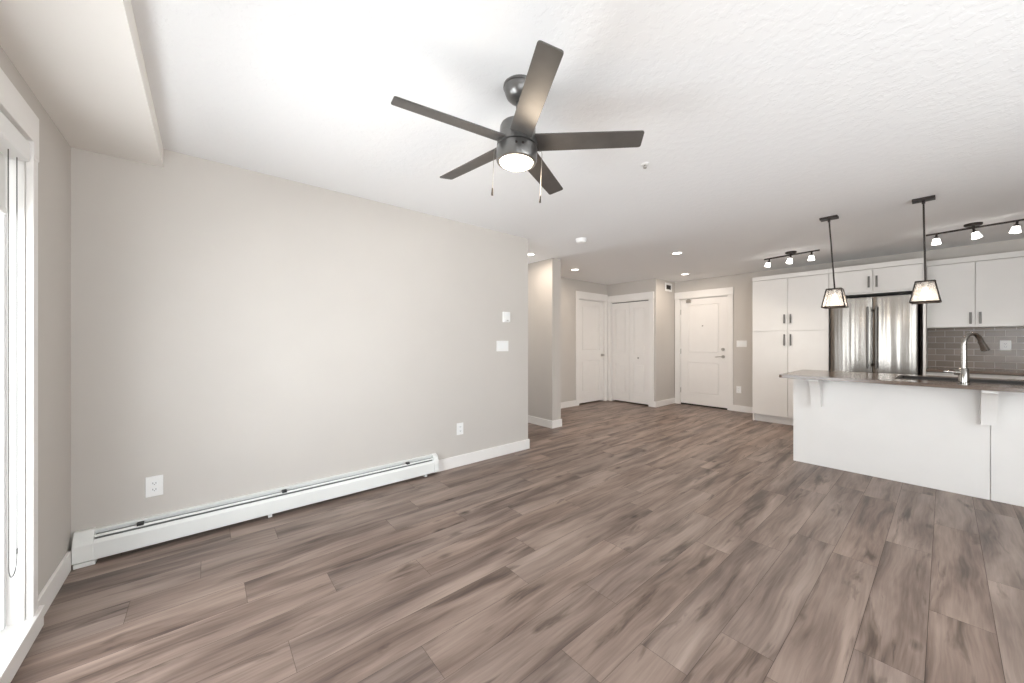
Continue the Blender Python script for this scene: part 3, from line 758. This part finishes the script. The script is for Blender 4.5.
# ------------------------------------------------------------------ track lights
def track(label, cx, cy, rz, tilts, heads):
    t = thing('track_light', label, 'track light', (cx, cy, H), 'track lights in the kitchen')
    t.rotation_euler = (0, 0, rz)
    MB().lathe([(0, 0), (0.062, 0), (0.062, -0.016), (0.052, -0.024), (0, -0.024)], n=32).bar((0, 0, -0.02), (0, 0, -0.042), 0.012).build('canopy', M_bronze, t, True, 35)
    MB().bar((0, -0.310, -0.042), (0, 0.310, -0.042), 0.0095).lathe([(0, 0.012), (0.009, 0.010), (0.009, -0.006)], 0, 0.31, -0.042, 12, Matrix.Rotation(-PI / 2, 4, 'X')).build('bar', M_bronze, t, True, 35)
    for hy, (tx, ty) in zip(heads, tilts):
        Mh = Matrix.Translation((0, hy, -0.048)) @ Matrix.Rotation(tx, 4, 'X') @ Matrix.Rotation(ty, 4, 'Y')
        h = MB().bar((0, 0, 0.006), (0, 0, -0.034), 0.009).lathe([(0.010, -0.026), (0.018, -0.032), (0.022, -0.050), (0.018, -0.052)], n=20).tube([(0.012, 0, -0.002), (0.026, 0, -0.012), (0.026, 0, -0.026), (0.014, 0, -0.036)], 0.003, 6)
        bmesh.ops.transform(h.bm, matrix=Mh, verts=h.bm.verts)
        ho = h.build('lamp_head', M_bronze, t, True, 35)
        g = MB().lathe([(0.017, -0.046), (0.025, -0.052), (0.029, -0.078), (0.036, -0.106), (0.033, -0.106), (0.018, -0.085), (0, -0.080)], n=28)
        bmesh.ops.transform(g.bm, matrix=Mh, verts=g.bm.verts)
        g.build('glass_shade', M_head, ho, True, 50)
        pos = Mh @ Vector((0, 0, -0.118))
        o = lamp('track_lamp', 'SPOT', t, pos, 17.0, (1.0, 0.90, 0.78), 0.03, (tx, ty, 0), (math.radians(125), 0.9))
track('three-head track light on the ceiling above the pantry', 5.972, 1.322, -math.radians(9), ((0.25, 0.05), (0.05, 0.35), (0.0, 0.05)), (0.255, 0.0, -0.225))
track('three-head track light on the ceiling above the wall cupboards by the faucet', 5.962, -0.185, -math.radians(7), ((0.0, 0.08), (-0.25, 0.12), (0.12, 0.05)), (0.245, 0.0, -0.262))

# ------------------------------------------------------------------ kitchen run
CF = 6.605            # front of the deep cupboards
def pull(mb, x, y, z0, z1):
    """vertical bar pull standing off a front that faces -X"""
    mb.box(x - 0.030, x - 0.022, y - 0.0095, y + 0.0095, z0, z1, 0.002)
    for z in (z0 + 0.018, z1 - 0.018): mb.box(x - 0.024, x, y - 0.005, y + 0.005, z - 0.005, z + 0.005)
    return mb
def front(root, name, xf, y0, y1, z0, z1, hy=None, hz=None):
    d_ = MB().box(xf, xf + 0.019, y0 + 0.0025, y1 - 0.0025, z0 + 0.0025, z1 - 0.0025, 0.0015).build(name, M_cab, root)
    if hy is not None: pull(MB(), xf, hy, *hz).build('handle', M_handle, d_)
    return d_
ZT = 2.252; ZC = 2.186
# pantry
t = thing('pantry_cabinet', 'tall white four-door pantry cupboard at the left end of the kitchen', 'cabinet', (6.93, 1.495, 0))
PYa, PYb = 1.035, 1.957
MB().box(CF + 0.0195, XE - 0.002, PYa, PYb - 0.0165, 0.105, ZC).box(CF + 0.0195, XE - 0.002, PYb - 0.016, PYb, 0.0, ZC).build('carcass', M_cab, t)
MB().box(CF + 0.05, CF + 0.068, PYa, PYb - 0.017, 0.0, 0.104).build('toe_kick', M_cab, t)
MB().box(CF, XE - 0.002, PYa, PYb, ZC + 0.003, ZT, 0.002).build('crown_board', M_cab, t)
ys = 1.500
front(t, 'door', CF, ys, PYb, 1.403, ZC, ys + 0.038, (1.515, 1.648))
front(t, 'door', CF, PYa, ys, 1.403, ZC, ys - 0.038, (1.515, 1.648))
front(t, 'door', CF, ys, PYb, 0.112, 1.403, ys + 0.038, (1.185, 1.352))
front(t, 'door', CF, PYa, ys, 0.112, 1.403, ys - 0.038, (1.185, 1.352))
# cupboard over the fridge with its side panel down to the floor
t = thing('fridge_cabinet', 'white two-door cupboard above the fridge with a tall side panel', 'cabinet', (6.93, 0.60, 1.87))
FYa, FYb = 0.148, 1.033
FZ0 = 1.868
MB().box(CF + 0.0195, XE - 0.002, FYa + 0.022, FYb, FZ0, ZC).build('carcass', M_cab, t)
MB().box(CF, XE - 0.002, FYa, FYb, ZC + 0.003, ZT, 0.002).build('crown_board', M_cab, t)
MB().box(CF, XE - 0.002, FYa, FYa + 0.021, 0.0, ZC).build('side_panel', M_cab, t)
ym = 0.600
front(t, 'door', CF, ym, FYb, FZ0 + 0.02, ZC, ym + 0.036, (1.945, 2.09))
front(t, 'door', CF, FYa + 0.022, ym, FZ0 + 0.02, ZC, ym - 0.036, (1.945, 2.09))
# refrigerator
t = thing('refrigerator', 'stainless steel french-door refrigerator between the pantry and the wall cupboards', 'refrigerator', (6.9, 0.60, 0))
RYa, RYb, RX = 0.212, 1.005, 6.515
MB().box(RX + 0.075, XE - 0.03, RYa, RYb, 0.015, 1.800, 0.004).build('body', M_gasket, t)
MB().box(RX + 0.08, RX + 0.20, RYa + 0.02, RYb - 0.02, 0.0, 0.07, 0.004).build('base_grille', M_black, t)
MB().box(RX + 0.05, RX + 0.14, RYa + 0.03, RYa + 0.09, 1.795, 1.822, 0.004).build('hinge_cover', M_black, t)
MB().box(RX + 0.05, RX + 0.14, RYb - 0.09, RYb - 0.03, 1.795, 1.822, 0.004).build('hinge_cover', M_black, t)
def fridge_handle(par, y, z0, z1):
    MB().box(RX - 0.060, RX - 0.042, y - 0.010, y + 0.010, z0, z1, 0.005).box(RX - 0.046, RX + 0.004, y - 0.008, y + 0.008, z0 + 0.03, z0 + 0.06, 0.004).box(RX - 0.046, RX + 0.004, y - 0.008, y + 0.008, z1 - 0.06, z1 - 0.03, 0.004).build('handle', M_handle, par)
def door_shell(y0, y1, z0, z1):
    """door skin that bows out a little in plan"""
    n = 14; pts = []
    for k in range(n + 1):
        s_ = k / n; y = y0 + (y1 - y0) * s_
        e = min(1, min(s_, 1 - s_) / 0.06)
        pts.append((RX + 0.016 - 0.012 * math.sin(PI * s_) - 0.012 * math.sqrt(max(0, 1 - (1 - e) ** 2)) + 0.008, y))
    pts = pts + [(RX + 0.072, y1), (RX + 0.072, y0)]
    return MB().prism(pts, 'Z', z0, z1)
fm = 0.597
dl = door_shell(fm + 0.003, RYb, 0.695, 1.812).build('door', M_steel, t, smooth=35); fridge_handle(dl, fm + 0.038, 0.90, 1.69)
dr = door_shell(RYa, fm - 0.003, 0.695, 1.812).build('door', M_steel, t, smooth=35); fridge_handle(dr, fm - 0.038, 0.90, 1.69)
fz = door_shell(RYa, RYb, 0.075, 0.688).build('freezer_drawer', M_steel, t, smooth=35)
MB().box(RX - 0.06, RX - 0.042, RYa + 0.08, RYb - 0.08, 0.60, 0.62, 0.005).box(RX - 0.046, RX + 0.002, RYa + 0.12, RYa + 0.15, 0.602, 0.618, 0.004).box(RX - 0.046, RX + 0.002, RYb - 0.15, RYb - 0.12, 0.602, 0.618, 0.004).build('handle', M_handle, fz)
# wall cupboards right of the fridge
UF = 6.93
def wall_cupboard(label, y0, y1):
    t = thing('wall_cupboard', label, 'cabinet', (7.1, (y0 + y1) / 2, 1.415), 'wall cupboards over the backsplash')
    MB().box(UF + 0.0195, XE - 0.002, y0, y1, 1.415, ZC).build('carcass', M_cab, t)
    MB().box(UF, XE - 0.002, y0, y1, ZC + 0.003, ZT, 0.002).build('crown_board', M_cab, t)
    m_ = (y0 + y1) / 2
    front(t, 'door', UF, m_, y1, 1.418, ZC, m_ + 0.035, (1.452, 1.59))
    front(t, 'door', UF, y0, m_, 1.418, ZC, m_ - 0.035, (1.452, 1.59))
wall_cupboard('white two-door wall cupboard right of the fridge above the tile', -0.606, 0.146)
# base units, worktop and tile behind the island
def base_unit(label, y0, y1):
    t = thing('base_cabinet', label, 'cabinet', (6.95, (y0 + y1) / 2, 0), 'base cabinets under the back worktop')
    MB().box(6.66 + 0.0195, XE - 0.002, y0, y1, 0.105, 0.878).box(6.73, 6.75, y0, y1, 0, 0.104).build('carcass', M_cab, t)
    m_ = (y0 + y1) / 2
    front(t, 'door', 6.66, m_, y1, 0.112, 0.876, m_ + 0.035, (0.69, 0.83)); front(t, 'door', 6.66, y0, m_, 0.112, 0.876, m_ - 0.035, (0.69, 0.83))
base_unit('white base cabinet under the back worktop beside the fridge panel', -0.606, 0.146)
base_unit('white base cabinet under the back worktop at the right edge of the photo', -1.36, -0.608)
tag(MB().box(6.63, XE - 0.0095, -1.36, 0.1465, 0.880, 0.910, 0.003).build('back_worktop', M_counter), 'dark brown quartz worktop along the kitchen back wall', 'worktop')
struct('trim_4', MB().box(XE - 0.009, XE, -1.36, 0.1465, 0.9101, 1.4145), M_tile)

# ------------------------------------------------------------------ island
IX0, IX1, IY0, IY1 = 4.7095, 5.360, -1.30, 1.0218
t = thing('kitchen_island', 'white panelled kitchen island with two curved corbels', 'kitchen island', (5.0, -0.1, 0))
MB().box(IX0, IX0 + 0.018, -0.228, IY1, 0, 0.879, 0.001).build('front_panel', M_cab, t)
MB().box(IX0, IX0 + 0.018, IY0, -0.2315, 0, 0.879, 0.001).build('front_panel', M_cab, t)
MB().box(IX0 + 0.0185, IX1, IY1 - 0.018, IY1, 0, 0.879, 0.001).build('end_panel', M_cab, t)
MB().box(IX0 + 0.0185, IX0 + 0.05, IY0, IY1 - 0.0185, 0.0, 0.879).box(IX0 + 0.05, IX1 - 0.02, IY0, IY1 - 0.0185, 0.10, 0.12).box(IX1 - 0.05, IX1 - 0.02, IY0, IY1 - 0.0185, 0.12, 0.879).box(IX0 + 0.05, IX1 - 0.05, 0.33, 0.35, 0.12, 0.879).build('carcass', M_cab, t)
def corbel(y0, y1):
    D, h0, h1 = 0.205, 0.879, 0.598
    pts = [(IX0, h0), (IX0 - D, h0), (IX0 - D, h0 - 0.022), (IX0 - D + 0.012, h0 - 0.026)]
    for k in range(1, 13):
        s_ = k / 12
        pts.append((IX0 - D + 0.012 + (D - 0.095) * math.sin(s_ * PI / 2), h0 - 0.026 - (h0 - 0.026 - h1) * (1 - math.cos(s_ * PI / 2)) ** 0.75))
    pts.append((IX0, h1))
    return MB().prism(pts, 'Y', y0, y1)
corbel(0.785, 0.862).build('corbel', M_cab, t)
corbel(-0.258, -0.180).build('corbel', M_cab, t)
# countertop with the sink cut-out
SX0, SX1, SY0, SY1 = 4.79, 5.19, -0.55, 0.275
def slab():
    x0, x1, y0, y1, z0, z1 = 4.445, 5.455, -1.33, 1.088, 0.880, 0.910
    m_ = MB()
    r = 0.03; o_ = []
    for (cx, cy, a0) in ((x1 - r, y1 - r, 0), (x0 + r, y1 - r, 90), (x0 + r, y0 + r, 180), (x1 - r, y0 + r, 270)):
        for k in range(5):
            a = math.radians(a0 + 22.5 * k); o_.append((cx + r * math.cos(a), cy + r * math.sin(a)))
    t_ = bmesh.new()
    outer = [t_.verts.new((x, y, z1)) for x, y in o_]
    inner = [t_.verts.new((x, y, z1)) for x, y in ((SX1 + 0.001, SY1 + 0.001), (SX0 - 0.001, SY1 + 0.001), (SX0 - 0.001, SY0 - 0.001), (SX1 + 0.001, SY0 - 0.001))]
    # one sector per corner, then the strips between
    for c in range(4):
        ring_ = outer[c * 5:c * 5 + 5]
        nxt = outer[((c + 1) * 5) % 20]
        for k in range(4): t_.faces.new((ring_[k], ring_[k + 1], inner[c]))
        t_.faces.new((ring_[4], nxt, inner[(c + 1) % 4], inner[c]))
    g_ = bmesh.ops.extrude_face_region(t_, geom=list(t_.faces))
    bmesh.ops.translate(t_, vec=(0, 0, z0 - z1), verts=[v for v in g_['geom'] if isinstance(v, bmesh.types.BMVert)])
    bmesh.ops.recalc_face_normals(t_, faces=t_.faces)
    return m_.join(t_)
tag(slab().build('island_worktop', M_counter), 'dark brown quartz worktop on the island, overhanging its corbels', 'worktop')
t = thing('kitchen_sink', 'dark rimmed drop-in sink set into the island worktop behind the faucet', 'sink', (4.98, -0.13, 0.68))
k_ = MB()
k_.box(SX0, SX0 + 0.010, SY0, SY1, 0.69, 0.912).box(SX1 - 0.010, SX1, SY0, SY1, 0.69, 0.912).box(SX0, SX1, SY0, SY0 + 0.010, 0.69, 0.912).box(SX0, SX1, SY1 - 0.010, SY1, 0.69, 0.912)
k_.box(SX0, SX1, SY0, SY1, 0.68, 0.69)
k_.build('basin', M_sink, t)
k_ = MB()
k_.box(SX0 - 0.016, SX0 + 0.008, SY0 - 0.016, SY1 + 0.016, 0.9102, 0.914, 0.001).box(SX1 - 0.008, SX1 + 0.016, SY0 - 0.016, SY1 + 0.016, 0.9102, 0.914, 0.001)
k_.box(SX0, SX1, SY0 - 0.016, SY0 + 0.008, 0.9102, 0.914, 0.001).box(SX0, SX1, SY1 - 0.008, SY1 + 0.016, 0.9102, 0.914, 0.001)
k_.build('rim', M_sink, t)
MB().lathe([(0, 0.006), (0.02, 0.006), (0.045, 0.003), (0.045, 0.0)], 4.98, -0.13, 0.69, 24).build('drain', M_chrome, t, smooth=40)
# faucet
fx, fy = 4.590, -0.096
t = thing('kitchen_faucet', 'tall gooseneck pull-down kitchen faucet standing on the island worktop', 'faucet', (fx, fy, 0.91))
dirv = Vector((0.82, -0.57, 0)).normalized()
MB().lathe([(0.034, 0.0), (0.034, 0.006), (0.029, 0.010), (0.029, 0.118), (0.025, 0.124), (0, 0.124)], fx, fy, 0.91, 28).build('base_body', M_chrome, t, smooth=35)
Rr = 0.078; zt_ = 0.91 + 0.318
pts = [Vector((fx, fy, 0.91 + 0.12)), Vector((fx, fy, 0.91 + 0.22)), Vector((fx, fy, zt_))]
for k in range(1, 13):
    a = PI - PI * 0.93 * k / 12
    pts.append(Vector((fx, fy, zt_)) + dirv * (Rr + Rr * math.cos(a)) + Vector((0, 0, Rr * math.sin(a))))
MB().tube(pts, 0.0165, 16).build('gooseneck', M_chrome, t, smooth=60)
e0 = pts[-1]; ed = (pts[-1] - pts[-2]).normalized(); ed = (ed + dirv * 0.22).normalized()
MB().bar(e0 - ed * 0.004, e0 + ed * 0.012, 0.019).bar(e0 + ed * 0.012, e0 + ed * 0.078, 0.0185, 0.026, n=20).build('spray_head', M_chrome, t, smooth=40)
MB().bar(e0 + ed * 0.078, e0 + ed * 0.082, 0.022, n=20).build('spray_nozzle', M_black, t)
lv = Vector((-0.20, 0.98, 0)).normalized()
b0 = Vector((fx, fy, 0.91 + 0.088))
MB().bar(b0 + lv * 0.020, b0 + lv * 0.048, 0.020, n=20).tube([b0 + lv * 0.046, b0 + lv * 0.075 + Vector((0, 0, 0.003)), b0 + lv * 0.105 + Vector((0, 0, 0.006))], [0.0085, 0.0075, 0.006]).build('lever', M_chrome, t, smooth=40)
